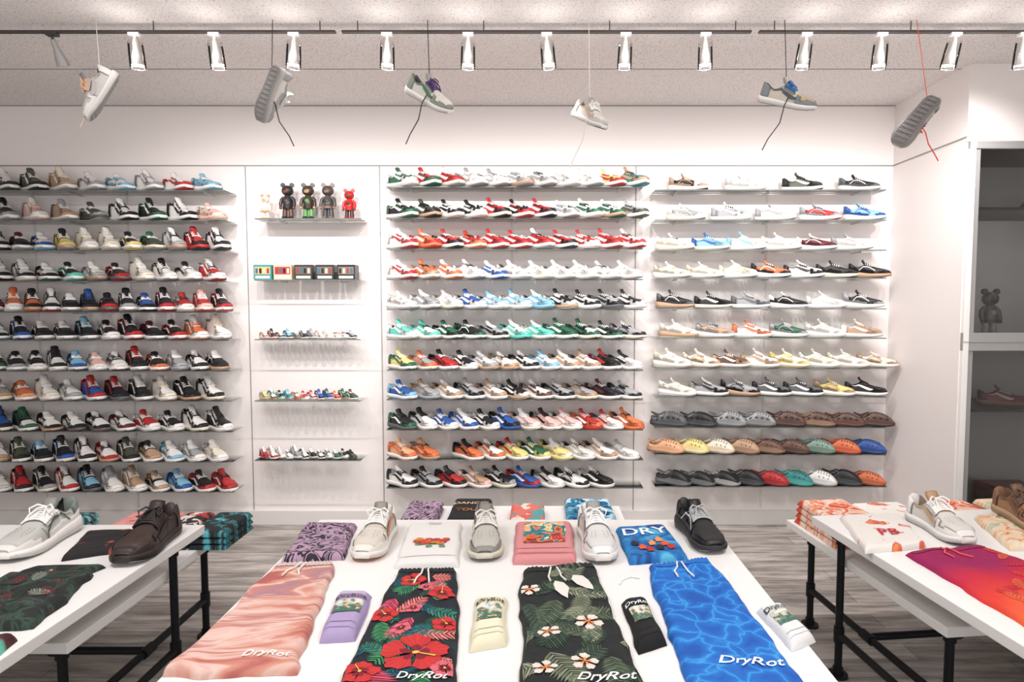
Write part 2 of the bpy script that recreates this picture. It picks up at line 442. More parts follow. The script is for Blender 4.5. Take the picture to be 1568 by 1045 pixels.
PAL={'W':(236,234,230),'K':(32,32,35),'G':(160,161,164),'R':(180,48,50),'B':(46,88,160),'L':(134,186,212),'N':(46,100,74),'M':(104,200,184),'Y':(226,210,136),'O':(214,116,74),'T':(184,152,124),'P':(230,186,178),'V':(120,96,160),'C':(231,223,203),'D':(104,74,62),'E':(96,36,44),'S':(94,97,100),'Q':(130,158,146),'F':(228,172,132),'I':(48,130,130),'A':(72,78,64)}
PALL={k_:lin(v) for k_,v in PAL.items()}
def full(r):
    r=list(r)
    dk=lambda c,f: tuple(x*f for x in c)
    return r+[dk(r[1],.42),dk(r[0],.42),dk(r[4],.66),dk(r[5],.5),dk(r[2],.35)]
def scheme(code,style):
    a=PALL[code[0]]; c=PALL[code[1]] if len(code)>1 else a
    if len(code)>1 and code[0]==code[1]: c=tuple(x*.8 for x in a)
    W_=PALL['W'];K_=PALL['K']
    q=random.random()
    s=PALL[code[2]] if len(code)>2 else (W_ if q<.74 else (PALL['T'] if q<.82 else (PALL['C'] if q<.9 else (a if code[0]!='K' else PALL['S']))))
    t=random.random()
    lining=c if random.random()<.3 else (K_ if random.random()<.5 else PALL['G'])
    lace=W_ if code[0]!='W' else (c if random.random()<.5 else W_)
    if random.random()<.2: lace=K_
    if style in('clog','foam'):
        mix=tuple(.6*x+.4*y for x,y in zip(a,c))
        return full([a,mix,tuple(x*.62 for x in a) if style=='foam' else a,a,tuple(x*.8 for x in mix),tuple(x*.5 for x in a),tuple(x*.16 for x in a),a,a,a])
    lightc=code[0] in 'WCYGPFL'
    if t<.5: r=[a,c,a,c if lightc else W_,s,c,lining,a,lace,c]
    elif t<.72: r=[a,a,a,c,s,PALL['G'],lining,c,lace,c]
    elif t<.86: r=[W_ if not lightc else a,a if not lightc else c,W_ if not lightc else a,c if lightc else a,s,c,lining,W_,lace,a]
    else: r=[c,a,c if c!=K_ else W_,a,s,c,lining,a,lace,a]
    return full(r)
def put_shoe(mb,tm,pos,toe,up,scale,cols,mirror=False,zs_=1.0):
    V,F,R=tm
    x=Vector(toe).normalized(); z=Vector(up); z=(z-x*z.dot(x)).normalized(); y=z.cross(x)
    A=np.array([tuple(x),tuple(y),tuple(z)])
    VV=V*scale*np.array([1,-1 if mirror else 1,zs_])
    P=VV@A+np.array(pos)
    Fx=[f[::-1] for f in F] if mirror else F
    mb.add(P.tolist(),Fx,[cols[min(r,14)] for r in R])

SHD=.19
def shelf_row(u0,u1,v,toks,sx0,sx1,bay,base_style,s_scale=1.0):
    xw,z=on_y(700,v,D-SHD)
    mb=MB(); mb.box(((sx0+sx1)/2,D-SHD/2-.005,z-.004),(sx1-sx0,SHD-.010,.007),mat=0)
    mb.box(((sx0+sx1)/2,D-SHD+.0005,z-.004),(sx1-sx0,.003,.0075),mat=1)
    nb=3 if sx1-sx0>1.2 else 2
    for i in range(nb):
        x=sx0+.16+(sx1-sx0-.32)*i/(nb-1)
        mb.box((x,D-.085,z-.013),(.003,.15,.010),mat=2)
    mb.build('glass_shelf',[M_GLASS,M_GLASSEDGE,M_CHROME])
    if not toks: return z
    tk=toks.split(); n=len(tk)
    sb=MB(); sp=(u1-u0)/max(n-1,1)/FPX*4.45
    for i,t in enumerate(tk):
        if t=='--': continue
        u=u0+(u1-u0)*i/max(n-1,1)
        style=base_style
        if base_style=='mix': style=random.choice(['low','high','high','runner'])
        elif base_style=='runner' and random.random()<.3: style='low'
        elif base_style=='low' and random.random()<.12: style='runner'
        amin={'L':30,'C':30,'R':16}[bay]
        ang=max(math.degrees(math.asin(min(.1*s_scale/sp,.9))),amin)+random.uniform(-2,2)
        a=math.radians(ang)
        hd=(.29*math.sin(a)+.105*math.cos(a))/2*s_scale
        y=D-.014-hd
        x=on_y(u,v,y)[0]
        put_shoe(sb,T[style],(x,y,z+.0003),(math.cos(a),-math.sin(a),0),(0,0,1),s_scale*random.uniform(.96,1.0),scheme(t,style),zs_=random.uniform(1.04,1.16))
    sb.build('shoe_row',[M_SHOE])
    return z
Lx1=lambda u,v:on_y(u,v,D-SHD)[0]
LV=[297,344,391,439,487,531,579,626,674,721,768]
LT=["KG KA AK TC WG WL WG WR LL","KG KG WP TG AG WK KN WK PC","AK WK KE BL YK WC WC KY AN WG RK WK","KW WK KW KN KM WG KR WC WK WK WR","EK EK OW KO KR KW KB KR KG BK KR RW PR KR","KB KL KB KW KW KL KW KR KE KR WO WC","KN KN KG KW KW LB PW WK KR KO GW WK KW","TW TG OF WC WG RB KR KW WC KK KS","KL BK NK WK KR KR EK RW KW WK KW","OW TW AK KL KB WK WR AK TK WL WG WC","WG WW RK KG WR KL WG TW TK LB KR RR"]
LE=[322,330,340,330,345,340,338,328,342,335,350]
for v,t,e in zip(LV,LT,LE):
    shelf_row(-38,e,v,t,-4.45,Lx1(350+(v-290)*.03,v),'L','mix')
CV=[291,340,388,436,483,530,578,624,671,718,762]
CT=["NW RNW RW WG WG WG WG WW WW YR TIW","KN AK KW KW RK KR RK WG NW WN GA","WR OR RK RO RR RR RW RK RW RR RR","WR OT WO WW WB WW WC WW WW WW WW","WW GW WW BW LW LW LWL KW KW KG KW","MW MW NK KN GK MK MW NN NK KN GK","YN OG RK KW WG TG WK LW WT TW KR WK","BL GT WT GK TW KW DK GK GT KE GK","KN WK BW WB KW BK PW PK PW RO WR OO","FO OF -- OK OT YR NY YW WW WT WG","WK KG KR TP KG BR WK WK KW"]
CE=[985,985,980,975,980,980,975,975,978,970,930]
for v,t,e in zip(CV,CT,CE):
    shelf_row(628,e,v,t,Lx1(604,v),Lx1(1005,v),'C','low')
RV=[296,343,390,434,482,528,575,620,668,710,760]
RT=[(1075,1342,"TK WW AK KS"),(1072,1350,"WG GW WG GR LBW"),(1055,1330,"CW LB WL WC EW WG"),(1050,1358,"CC CC CC OK KK KK KK"),(1055,1348,"KS KK GS KW WW KG"),(1060,1345,"WC GT OW GN WW TW"),(1050,1370,"WC CT DT TC CY CW WC CT"),(1058,1352,"CW GK GK SK SK YT KK"),(1045,1365,"SK KS GS GK DK DT DE DK"),(1040,1352,"FT YC CT TD DT DK QA OR BK"),(1052,1352,"KG KG KW KS RE IM WG KS OD")]
for i,(v,(a,b_,t)) in enumerate(zip(RV,RT)):
    st_='runner' if i<8 else ('foam' if i==8 else 'clog')
    shelf_row(a,b_,v,t,Lx1(1024,v),Lx1(1385,v),'R',st_,.96 if i<8 else .93)

# ---------- mini bay ----------
MV=[341,437,530,626,719]
mz=[]
for v in MV:
    mz.append(shelf_row(0,0,v,"",Lx1(398,v),Lx1(563,v),'M','low'))
def bear(name,x,y,z,h,body,face,acc,patch):
    s=h/.26; mb=MB()
    b_,f_,a_,p_=[lin(c) for c in(body,face,acc,patch)]
    V=lambda *t:Vector(t)*s
    mb.ell(V(0,0,.205),[.042*s,.037*s,.038*s],18,12,b_)
    mb.ell(V(0,-.030,.197),[.020*s,.014*s,.015*s],12,8,f_)
    mb.ell(V(0,-.043,.202),[.006*s,.004*s,.004*s],8,6,lin((15,15,15)))
    for sg in(-1,1):
        mb.tube([V(sg*.032,.006,.244),V(sg*.032,-.006,.244)],.0165*s,14,a_)
        mb.ell(V(sg*.016,-.034,.213),[.004*s,.003*s,.005*s],8,6,lin((12,12,12)))
        mb.tube([V(sg*.026,0,.158),V(sg*.044,0,.14),V(sg*.05,-.006,.11),V(sg*.048,-.012,.092)],[.012*s,.0135*s,.012*s,.010*s],10,b_)
        mb.ell(V(sg*.047,-.014,.083),[.011*s,.012*s,.012*s],10,7,f_)
        mb.tube([V(sg*.019,0,.085),V(sg*.021,0,.05),V(sg*.022,0,.016)],[.017*s,.0175*s,.019*s],12,p_)
        mb.ell(V(sg*.022,-.008,.012),[.020*s,.028*s,.0119*s],12,7,a_)
    mb.tube([V(0,0,.075),V(0,0,.09),V(0,0,.13),V(0,0,.16),V(0,0,.172)],[.030*s,.036*s,.033*s,.027*s,.018*s],16,b_)
    mb.tube([V(0,0,.076),V(0,0,.093)],[.0365*s,.037*s],16,a_)
    mb.ell(V(0,-.025,.13),[.018*s,.012*s,.016*s],10,7,p_)
    o=mb.build(name,[M_TOY],(x,y,z+.0005)); return o
for u,h,c in [(415,.18,((235,225,215),(240,190,150),(240,150,90),(235,230,225))),(450,.26,((40,40,44),(120,70,50),(30,30,34),(90,60,50))),(482,.26,((60,50,42),(190,150,110),(40,38,36),(90,150,80))),(513,.26,((70,66,64),(150,110,90),(120,100,90),(60,60,66))),(546,.22,((190,35,35),(120,70,50),(170,30,30),(60,40,40)))]:
    bear('toy_bear_figure',on_y(u,330,D-.11)[0],D-.11,mz[0],h,*c)
for u,c1,c2 in [(415,(70,150,160),(220,190,120)),(446,(225,200,170),(200,60,60)),(478,(60,56,54),(110,100,92)),(511,(52,50,50),(120,112,104)),(544,(36,35,36),(130,122,112))]:
    mb=MB(); x=on_y(u,430,D-.11)[0]; w,h=.128,.105
    mb.box((0,0,h/2),(w,.1,h),lin(c1))
    mb.box((0,-.0505,h*.62),(w*.86,.002,h*.5),lin(c2))
    for q in range(4): mb.box((-w*.32+q*w*.21,-.052,h*.6),(w*.13,.002,h*.34),lin([(30,30,32),(220,200,180),(160,60,50),(60,110,130)][(q+u)%4]))
    mb.box((0,-.0505,h*.17),(w*.8,.002,h*.18),lin((225,220,212)))
    mb.box((0,0,h+.001),(w*.98,.098,.002),lin([min(255,k_+25) for k_ in c1]))
    o=mb.build('toy_box',[M_TOY],(x,D-.11,mz[1]+.0005))
for zz,v,t in [(mz[2],530,"WO KR KS LK GS KW GG WP CW CW WP GK"),(mz[3],626,"YG NO KM LI OR RW RW BK BN OR NA AN"),(mz[4],719,"RW WR WW WW GW KW KW WK WK NW KW AK")]:
    sb=MB(); tk=t.split()
    for i,c in enumerate(tk):
        big=(v==626 and i==11)or(v==719 and i in(1,4))
        s_=.50 if big else .42
        u=413+i*(549-413)/11; y=D-.10-(.03 if i%2 else 0); x=on_y(u,v,y)[0]
        put_shoe(sb,T[random.choice(['high','low'])],(x,y,zz+.0003),(.72,-.69,0),(0,0,1),s_,scheme(c,'low'),zs_=1.1)
    sb.build('miniature_shoe_row',[M_SHOE])

# ---------- display cabinet (right) ----------
def Yz(v): return on_y(1550,v,YS)[1]
cab=bpy.data.objects.new('display_cabinet',None); sc.collection.objects.link(cab)
M_CABIN=plain('cabinet_interior',(186,182,178),.6)
M_CABTOP=plain('cabinet_interior_brown',(96,82,76),.6)
x0=XR+.05; x1=XO-.02; zt_=zt-.002
mb=MB()
mb.box((x0+.01,YS+.30,zt_/2),(.02,.56,zt_),mat=0)
mb.box((x1-.01,YS+.30,zt_/2),(.02,.56,zt_),mat=0)
mb.box(((x0+x1)/2,YS+.59,zt_/2),(x1-x0,.02,zt_),mat=0)
for z_ in(.012,zt_-.012): mb.box(((x0+x1)/2,YS+.30,z_),(x1-x0,.56,.02),mat=1)
zmid=(Yz(520)+Yz(548))/2
mb.box(((x0+x1)/2,YS+.30,zmid),(x1-x0,.56,.04),mat=0)
o=mb.build('carcass',[M_CABIN,M_CABTOP]); o.parent=cab
mb=MB()
fx0=XR+.004
mb.box((fx0+.018,YS-.01,zt_/2),(.035,.035,zt_),mat=0)
mb.box((fx0+.055,YS-.002,zt_/2),(.03,.03,zt_),mat=1)
mb.box(((fx0+x1)/2,YS-.012,zt_-.02),(x1-fx0,.03,.045),mat=1)
mb.box(((fx0+x1)/2,YS-.012,zmid),(x1-fx0,.03,Yz(520)-Yz(548)),mat=1)
mb.box(((fx0+x1)/2,YS-.012,.05),(x1-fx0,.03,.1),mat=1)
mb.box((x0+.75,YS-.012,zt_/2),(.05,.03,zt_),mat=1)
mb.box(((fx0+x1)/2,YS-.014,zmid+.0),(x1-fx0,.034,.004),mat=2)
o=mb.build('door_frame',[M_WHITE,M_GREYFR,M_SEAM]); o.parent=cab; bevel(o,.002)
mb=MB(); mb.box(((fx0+x1)/2+.03,YS+.0,(zt_+zmid)/2),(x1-fx0-.1,.004,zt_-zmid-.08)); mb.box(((fx0+x1)/2+.03,YS,zmid/2),(x1-fx0-.1,.004,zmid-.12))
o=mb.build('door_glass',[glassmat('door_glass_material',(.9,.91,.91),1.42)]); o.parent=cab
M_DARK=plain('dark_shelf',(44,43,43),.4)
mb=MB()
cy=YS+.3
shz=[on_y(1560,328,cy-.2)[1],on_y(1560,640,cy-.2)[1]]
for z_ in shz: mb.box(((x0+x1)/2,cy,z_),(x1-x0-.045,.5,.018))
o=mb.build('cabinet_shelves',[M_DARK]); o.parent=cab
l=bpy.data.lights.new('cabinet_fill','POINT'); l.energy=1.0; l.shadow_soft_size=.04  # added fill lamp without a fixture, lightens the cabinet interior
lo=bpy.data.objects.new('cabinet_fill',l); sc.collection.objects.link(lo); lo.location=(x0+.5,YS+.12,shz[0]-.08); lo.parent=cab
def bear_xy(u,y): return on_y(u,480,y)[0]
bear('toy_bear_figure',bear_xy(1542,cy-.12)+.02,cy-.12,zmid+.021,.31,(92,90,90),(44,44,46),(62,62,64),(150,148,146))
def cap_hat(x,y,z,col,s=1):
    mb=MB(); c=lin(col); V=[];F=[];nu=20;nv=6
    for j in range(nv+1):
        t=math.pi/2*j/nv
        for i in range(nu):
            a=2*math.pi*i/nu; V.append((.09*math.cos(t)*math.cos(a)*s,.1*math.cos(t)*math.sin(a)*s,.11*math.sin(t)*s))
    for j in range(nv):
        for i in range(nu): F.append((j*nu+i,j*nu+(i+1)%nu,(j+1)*nu+(i+1)%nu,(j+1)*nu+i))
    mb.add(V,F,c)
    V=[];F=[]
    for i in range(13):
        a=math.pi+math.pi*i/12; V+= [(.085*math.cos(a)*s,.095*math.sin(a)*s,.006),(.095*math.cos(a)*s,(.10+.075*abs(math.sin(a)))*math.sin(a)*s,.002)]
    for i in range(12): F.append((2*i,2*i+1,2*i+3,2*i+2))
    mb.add(V,F,c); mb.ell((0,0,.112*s),(.008,.008,.004),8,5,c)
    mb.build('baseball_cap',[M_PRINT],(x,y,z))
cap_hat(bear_xy(1600,cy)+.05,cy,shz[0]+.01,(150,36,38))
mb=MB(); put_shoe(mb,TH_['low'],(0,0,0),(.9,-.43,0),(0,0,1),1.0,full([lin(c) for c in((130,38,36),(90,26,28),(130,36,34),(200,190,180),(150,110,90),(40,30,30),(30,26,26),(110,34,32),(190,180,170),(90,26,28))]))
mb.build('red_trainer',[M_SHOE],(bear_xy(1575,cy-.08),cy-.08,shz[1]+.0095))
mb=MB()
for i,(c,w) in enumerate([((28,28,30),.33),((35,34,36),.31),((120,25,30),.32)]):
    mb.box((0,0,.065+i*.131),(w,.22,.12),lin(c)); mb.box((0,0,.12+i*.131),(w+.008,.228,.02),lin([min(255,k_+14) for k_ in c]))
mb.build('shoe_box_stack',[M_PRINT],(x0+.60,cy+.1,.0235))
cap_hat(x0+.22,cy-.02,.023,(26,26,28),1.25)

# ---------- tables ----------
ZM=.70; ZL=.53; ZCEN=.58
def table(name,org,ex,W,Dp,z,th=.038,leg=.09):
    ex=Vector((ex[0],ex[1],0)).normalized(); ey=Vector((ex.y,-ex.x,0))
    o3=Vector((org[0],org[1],0)); R=Matrix(((ex.x,-ey.x,0),(ex.y,-ey.y,0),(0,0,1)))
    mb=MB(); c=o3+ex*W/2+ey*Dp/2
    mb.box((c.x,c.y,z-th/2),(W,Dp,th),mat=0,R=R)
    mb.box((c.x,c.y,z-th-.012),(W-.1,Dp-.1,.024),mat=0,R=R)
    L=[]
    for a,b_ in((leg,leg),(W-leg,leg),(W-leg,Dp-leg),(leg,Dp-leg)):
        p=o3+ex*a+ey*b_; L.append(p)
        t=z-th-.024
        mb.tube([(p.x,p.y,.008),(p.x,p.y,t)],.016,14,mat=1)
        mb.tube([(p.x,p.y,0.0005),(p.x,p.y,.012)],.042,18,mat=1)
        mb.tube([(p.x,p.y,t-.012),(p.x,p.y,t)],.042,18,mat=1)
        mb.tube([(p.x,p.y,.012),(p.x,p.y,.04)],.022,14,mat=1)
        mb.tube([(p.x,p.y,.155),(p.x,p.y,.225)],.022,14,mat=1)
        mb.tube([(p.x,p.y,t-.04),(p.x,p.y,t-.012)],.022,14,mat=1)
    for i in(1,3):
        a,b_=L[i],L[(i+1)%4]; mb.tube([(a.x,a.y,.19),(b_.x,b_.y,.19)],.016,12,mat=1)
    a=(L[0]+L[3])/2; b_=(L[1]+L[2])/2
    mb.tube([(a.x,a.y,.19),(b_.x,b_.y,.19)],.016,12,mat=1)
    for q in(a,b_):
        d=ey*.035; mb.tube([(q.x-d.x,q.y-d.y,.19),(q.x+d.x,q.y+d.y,.19)],.022,12,mat=1)
    o=mb.build(name,[M_WHITE,M_BLACKPIPE]); bevel(o,.003); return ex,ey
cl=on_z(500,812,ZM); cr=on_z(1106,812,ZM)
table('display_table',cl,(1,0),cr[0]-cl[0],cl[1]-.75,ZM)
table('nesting_table',(cl[0]+.3,3.26),(1,0),cr[0]-cl[0]-.62,3.26-cl[1]-.012,ZCEN,leg=.06)
lc=on_z(320,820,ZM); table('display_table',(lc[0]-1.75,lc[1]),(1,0),1.75,1.75,ZM)
ll=on_z(360,822,ZL); table('nesting_table',(ll[0]-1.55,ll[1]),(1,0),1.55,1.1,ZL)
rc=on_z(1268,806,ZM); rf=on_z(1600,1010,ZM)
dy=Vector((rf[0]-rc[0],rf[1]-rc[1],0)).normalized(); exr=(-dy.y,dy.x)
table('display_table',rc,exr,1.7,1.75,ZM)
rl=on_z(1229,812,ZL); table('nesting_table',rl,exr,1.5,1.1,ZL)

# ---------- garments ----------
def fbm(x,y,seed=0): return noise.noise(Vector((x,y,seed)))+.5*noise.noise(Vector((2.1*x,2.1*y,seed+5)))
class Garment:
    def __init__(s,name,corners,z,th,mat,seed=0,wr=.0025,wob=.006,er=.02,flare=0):
        s.c=[Vector((p[0],p[1],0)) for p in corners]; s.z=z+.0006; s.th=th; s.seed=seed; s.wr=wr; s.wob=wob; s.er=er; s.mat=mat; s.name=name; s.flare=flare
        s.W=((s.c[1]-s.c[0]).length+(s.c[2]-s.c[3]).length)/2; s.Hh=((s.c[3]-s.c[0]).length+(s.c[2]-s.c[1]).length)/2
        s.mb=MB(); N=34
        def samp(L):
            e=min(s.er/L,.2); t=[0,e*.08,e*.25,e*.55,e]; mid=[e+(1-2*e)*i/N for i in range(1,N)]
            return t+mid+[1-x for x in reversed(t)]
        U=samp(s.W); Vv=samp(s.Hh); P=[];uv=[];F=[]
        for v in Vv:
            for u in U: P.append(s.S(u,v)); uv.append((u*s.W*4,v*s.Hh*4))
        nu=len(U)
        for j in range(len(Vv)-1):
            for i in range(nu-1): F.append((j*nu+i,j*nu+i+1,(j+1)*nu+i+1,(j+1)*nu+i))
        s.mb.add(P,F,(.8,.8,.8),0,True,uv)
    def S(s,u,v,off=0):
        if s.flare:
            g_=max(0,(v-.86)/.14); u2=.5+(u-.5)*(1-.10*g_*s.flare)
        else: g_=0;u2=u
        a=s.c[3].lerp(s.c[2],u2); b_=s.c[0].lerp(s.c[1],u2); p=a.lerp(b_,v)
        eu=min(u,1-u)*s.W; ev=min(v,1-v)*s.Hh
        q=lambda e:math.sqrt(max(0,1-(1-min(e/s.er,1))**2))
        pr=q(eu)*q(ev)
        n=fbm(p.x*7,p.y*7,s.seed); p=p+Vector((fbm(p.x*9,p.y*9,s.seed+20)*s.wob,fbm(p.x*9,p.y*9,s.seed+40)*s.wob,0))
        p.z=s.z+s.th*pr+max(-s.th*.3,s.wr*n)*pr+off+(g_*.003*math.sin(u*95)*pr if s.flare else 0)
        return p
    def poly(s,u,v,pts,faces,col,off=.0022,ang=0,sc_=1):
        ca,sa=math.cos(ang),math.sin(ang); P=[]
        for x,y in pts:
            X=(x*ca-y*sa)*sc_; Y=(x*sa+y*ca)*sc_
            uu=min(max(u+X/s.W,.03),.97); vv=min(max(v+Y/s.Hh,.025),.975)
            P.append(s.S(uu,vv,off))
        s.mb.add(P,faces,col,1,True)
    def patch(s,u0,v0,u1,v1,col,off=.0018,n=8):
        P=[];F=[]
        for j in range(n+1):
            for i in range(n+1): P.append(s.S(u0+(u1-u0)*i/n,v0+(v1-v0)*j/n,off))
        for j in range(n):
            for i in range(n): F.append((j*(n+1)+i,j*(n+1)+i+1,(j+1)*(n+1)+i+1,(j+1)*(n+1)+i))
        cols=col if isinstance(col,list) else [lin(col)]*len(F)
        s.mb.add(P,F,cols,1,True)
    def waist(s,col,cord=(240,238,232)):
        s.patch(.03,.93,.97,.975,col,.0022,40)
        for du in(-.03,.05):
            s.mb.tube([s.S(.45+du,.955,.005),s.S(.44+du*1.5,.90,.006),s.S(.40+du*2.2,.855,.006),s.S(.43+du*2.6,.80,.006)],.0032,6,lin(cord),1)
    def petals(s,u,v,r,n,col,core,ang=0,fat=.42,off=.0035,inner=None):
        c1=lin(col); c2=lin(core); c3=lin(inner) if inner else tuple(x*.6 for x in c1)
        for k_ in range(n):
            a=ang+2*math.pi*k_/n; N=10; outer=[];mid=[]
            for i in range(N+1):
                t=-1+2*i/N; rr=r*(1-.22*t*t+.05*math.sin(9*t+k_)); w=t*fat*1.75
                outer.append((rr*math.cos(w),rr*math.sin(w))); mid.append((rr*.45*math.cos(w*.7),rr*.45*math.sin(w*.7)))
            pts=outer+mid+[(0,0)]
            F=[(i,i+1,N+2+i,N+1+i) for i in range(N)]+[(N+1+i,N+2+i,2*N+2) for i in range(N)]
            cl=[tuple(x*(1-.14*abs(i-4.5)/4.5-(.12 if i%2 else 0)) for x in c1) for i in range(N)]+[c3]*N
            s.poly(u,v,pts,F,cl,off+.0003*k_,a)
        s.poly(u,v,[(r*.10*math.cos(i*math.pi/4),r*.10*math.sin(i*math.pi/4)) for i in range(8)],[tuple(range(8))],c2,off+.002)
        if r>.04 and inner is not None and col[0]>200 and col[1]<100:
            s.poly(u,v,[(0,-.02*r),(r*.62,-.03*r),(r*.66,.03*r),(0,.02*r)],[(0,1,2,3)],c2,off+.0024,ang+.6)
    def frond(s,u,v,r,ang,col,n=9,off=.0022,wid=.5,full=False):
        c=lin(col); P=[];F=[];C=[]
        for i in range(n):
            t=(i+.5)/n; L=r*wid*math.sin(math.pi*(.15+.8*t))**.7; h=r/n*(.62 if not full else .98)
            for sg in(-1,1):
                b0=len(P); x=t*r
                P+=[(x-h*.5,0),(x+h*.5,0),(x+h*1.3+L*.35,sg*L*.7),(x+h*.9+L*.55,sg*L),(x-h*.1+L*.3,sg*L*.6)]
                F.append((b0,b0+1,b0+2,b0+3,b0+4)); k_=.75+.5*((i+(sg>0))%2); C.append(tuple(min(1,y*k_) for y in c))
        s.poly(u,v,P,F,C,off,ang)
    def text(s,u,v,txt,size,col,shear=.35,off=.0046,bold=.012,ang=0):
        vs,fs=text2d(txt,shear,bold)
        w=max(x for x,y in vs)-min(x for x,y in vs)
        size=min(size,2*(min(u,1-u)-.05)*s.W/w)
        s.poly(u,v,[(x*size,y*size) for x,y in vs],fs,lin(col),off,ang)
    def picture(s,u0,v0,u1,v1,seed,pal,n=12):
        cols=[]
        for j in range(n):
            for i in range(n):
                k_=noise.noise(Vector((i*4.0/n+seed*3.1,j*5.0/n,seed)))*1.0+ j/n
                cols.append(lin(pal[max(0,min(len(pal)-1,int(k_*len(pal))))]))
        s.patch(u0,v0,u1,v1,cols,.0026,n)
    def done(s,parts=None):
        return s.mb.build(s.name,[s.mat,M_PRINT])
_tc={}
def text2d(txt,shear,bold):
    key=(txt,shear)
    if key in _tc: return _tc[key]
    c=bpy.data.curves.new('t','FONT'); c.body=txt; c.align_x='CENTER'; c.shear=shear; c.offset=bold; c.resolution_u=3
    o=bpy.data.objects.new('t',c); sc.collection.objects.link(o); bpy.context.view_layer.update()
    me=bpy.data.meshes.new_from_object(o)
    xs=[v.co.x for v in me.vertices]; mxx=(max(xs)+min(xs))/2
    vs=[(v.co.x-mxx,v.co.y-.35) for v in me.vertices]; fs=[tuple(p.vertices) for p in me.polygons]
    bpy.data.objects.remove(o); bpy.data.curves.remove(c); bpy.data.meshes.remove(me)
    _tc[key]=(vs,fs); return _tc[key]
def px(z,*pts): return [on_z(u,v,z) for u,v in pts]

pinkcloud=pattern('pink_cloud_fabric','noise',1.5,[(.36,(176,98,92)),(.43,(206,140,122)),(.49,(226,196,186)),(.54,(196,132,122)),(.60,(168,128,138)),(.68,(220,176,158))],1.0,5,sxy=(.45,1.7))
g=Garment('pink_cloud_shorts',px(ZM,(432,888),(527,884),(462,1058),(250,1062)),ZM,.024,pinkcloud,1,.008,.014,flare=1)
g.text(.74,.1,'DryRot',.05,(250,245,240)); g.waist((208,188,184)); g.done()

def socks(name,pts,base,cuff,txtcol,seed,pal):
    mt=plain(name+'_knit',base,.9,bump=.5,bscale=500)
    g=Garment(name,px(ZM,*pts),ZM,.032,mt,seed,.004,.006,er=.03)
    g.patch(.1,.84,.9,.94,cuff,.0016); g.text(.5,.78,'DryRot',.045,txtcol,0,.0044,.02)
    g.picture(.12,.40,.88,.70,seed,pal,16)
    g.patch(.10,.2,.9,.215,tuple(int(c*.75) for c in base),.0012,6)
    g.patch(.10,.10,.9,.11,tuple(int(c*.85) for c in base),.0012,6)
    return g.done()
PS=((70,110,90),(90,150,140),(120,90,70),(215,190,150),(160,200,205),(230,225,215))
socks('lilac_socks',((530,932),(582,934),(556,1003),(498,1006)),(176,158,200),(192,178,212),(90,70,60),31,PS)
socks('cream_socks',((742,940),(792,940),(790,1012),(732,1022)),(236,230,202),(242,237,222),(50,50,45),32,PS)
socks('black_socks',((970,945),(1010,943),(1042,1010),(998,1024)),(24,24,26),(30,30,32),(240,240,240),33,PS)
socks('white_socks',((1180,958),(1220,952),(1274,1004),(1238,1020)),(230,230,230),(238,238,238),(60,70,70),34,PS)

black=pattern('black_floral_fabric','noise',3,[(.3,(12,16,24)),(.55,(20,30,40)),(.7,(18,52,52)),(.8,(20,60,50))],.5)
g=Garment('floral_shorts',px(ZM,(622,896),(718,896),(712,1090),(520,1090)),ZM,.024,black,2,.004,.012,flare=.6)
for i in range(34):
    rr=random.Random(i+3); g.frond(.08+.84*((i*.381)%1),.04+.86*i/34,rr.uniform(.06,.12),rr.uniform(0,6.28),[(30,110,92),(20,84,100),(60,136,90),(206,76,104),(24,80,66),(216,120,114),(50,120,104)][i%7],n=10,wid=rr.choice([.28,.45]))
for a in [(.3,.84,.046),(.60,.21,.088),(.15,.50,.045),(.80,.70,.046),(.86,.43,.042),(.46,.56,.028),(.16,.08,.05),(.55,.76,.026),(.4,.38,.03),(.9,.1,.034)]:
    g.petals(a[0],a[1],a[2],5,(210,48,50) if a[2]>.04 else (224,108,124),(250,200,90),a[0]*9,fat=.36,inner=(130,20,38))
g.text(.72,.06,'DryRot',.045,(245,245,245)); g.waist((24,30,36)); g.done()

g=Garment('palm_leaf_shorts',px(ZM,(812,896),(928,888),(1012,1090),(815,1094)),ZM,.024,pattern('palm_black_fabric','noise',3,[(.3,(18,22,24)),(.7,(28,36,36))]),3,.004,.012,flare=.6)
for i in range(30):
    rr=random.Random(i); g.frond(.06+.88*((i*.37)%1),.04+.88*i/30,rr.uniform(.08,.15),rr.uniform(0,6.28),[(84,98,78),(112,122,100),(50,70,56),(138,144,120),(62,80,66)][i%5],n=12,wid=rr.choice([.3,.42]))
for a in [(.68,.42,.042),(.28,.36,.034),(.12,.74,.033),(.55,.15,.038),(.2,.12,.03)]: g.petals(a[0],a[1],a[2],5,(240,226,214),(250,150,60),a[0]*7,fat=.28,inner=(240,150,100))
for a in [(.46,.74,.09,-1.3),(.74,.80,.1,-1.1)]: 
    g.poly(a[0],a[1],[(-.045,0),(-.02,.022),(.02,.026),(.06,.014),(.085,0),(.06,-.012),(.02,-.024),(-.02,-.020)],[tuple(range(8))],lin((228,224,218)),.0055,a[3],1.0)
g.text(.7,.06,'DryRot',.045,(245,245,245)); g.waist((26,30,30)); g.done()

water=pattern('blue_water_fabric','voro',3.4,[(0,(64,158,222)),(.03,(36,130,210)),(.1,(24,106,196)),(.4,(14,84,174))],.5)
g=Garment('blue_water_shorts',px(ZM,(1008,888),(1112,880),(1268,1088),(1080,1092)),ZM,.024,water,4,.008,.012,flare=1)
g.text(.62,.14,'DryRot',.055,(240,248,252)); g.waist((30,110,200)); g.done()
mb=MB(); p=[on_z(1000,905,ZM),on_z(985,903,ZM),on_z(972,908,ZM),on_z(968,915,ZM)]
mb.tube([(a[0],a[1],ZM+.004) for a in p],.003,8,lin((240,240,238))); mb.build('drawstring_cord',[M_PRINT])

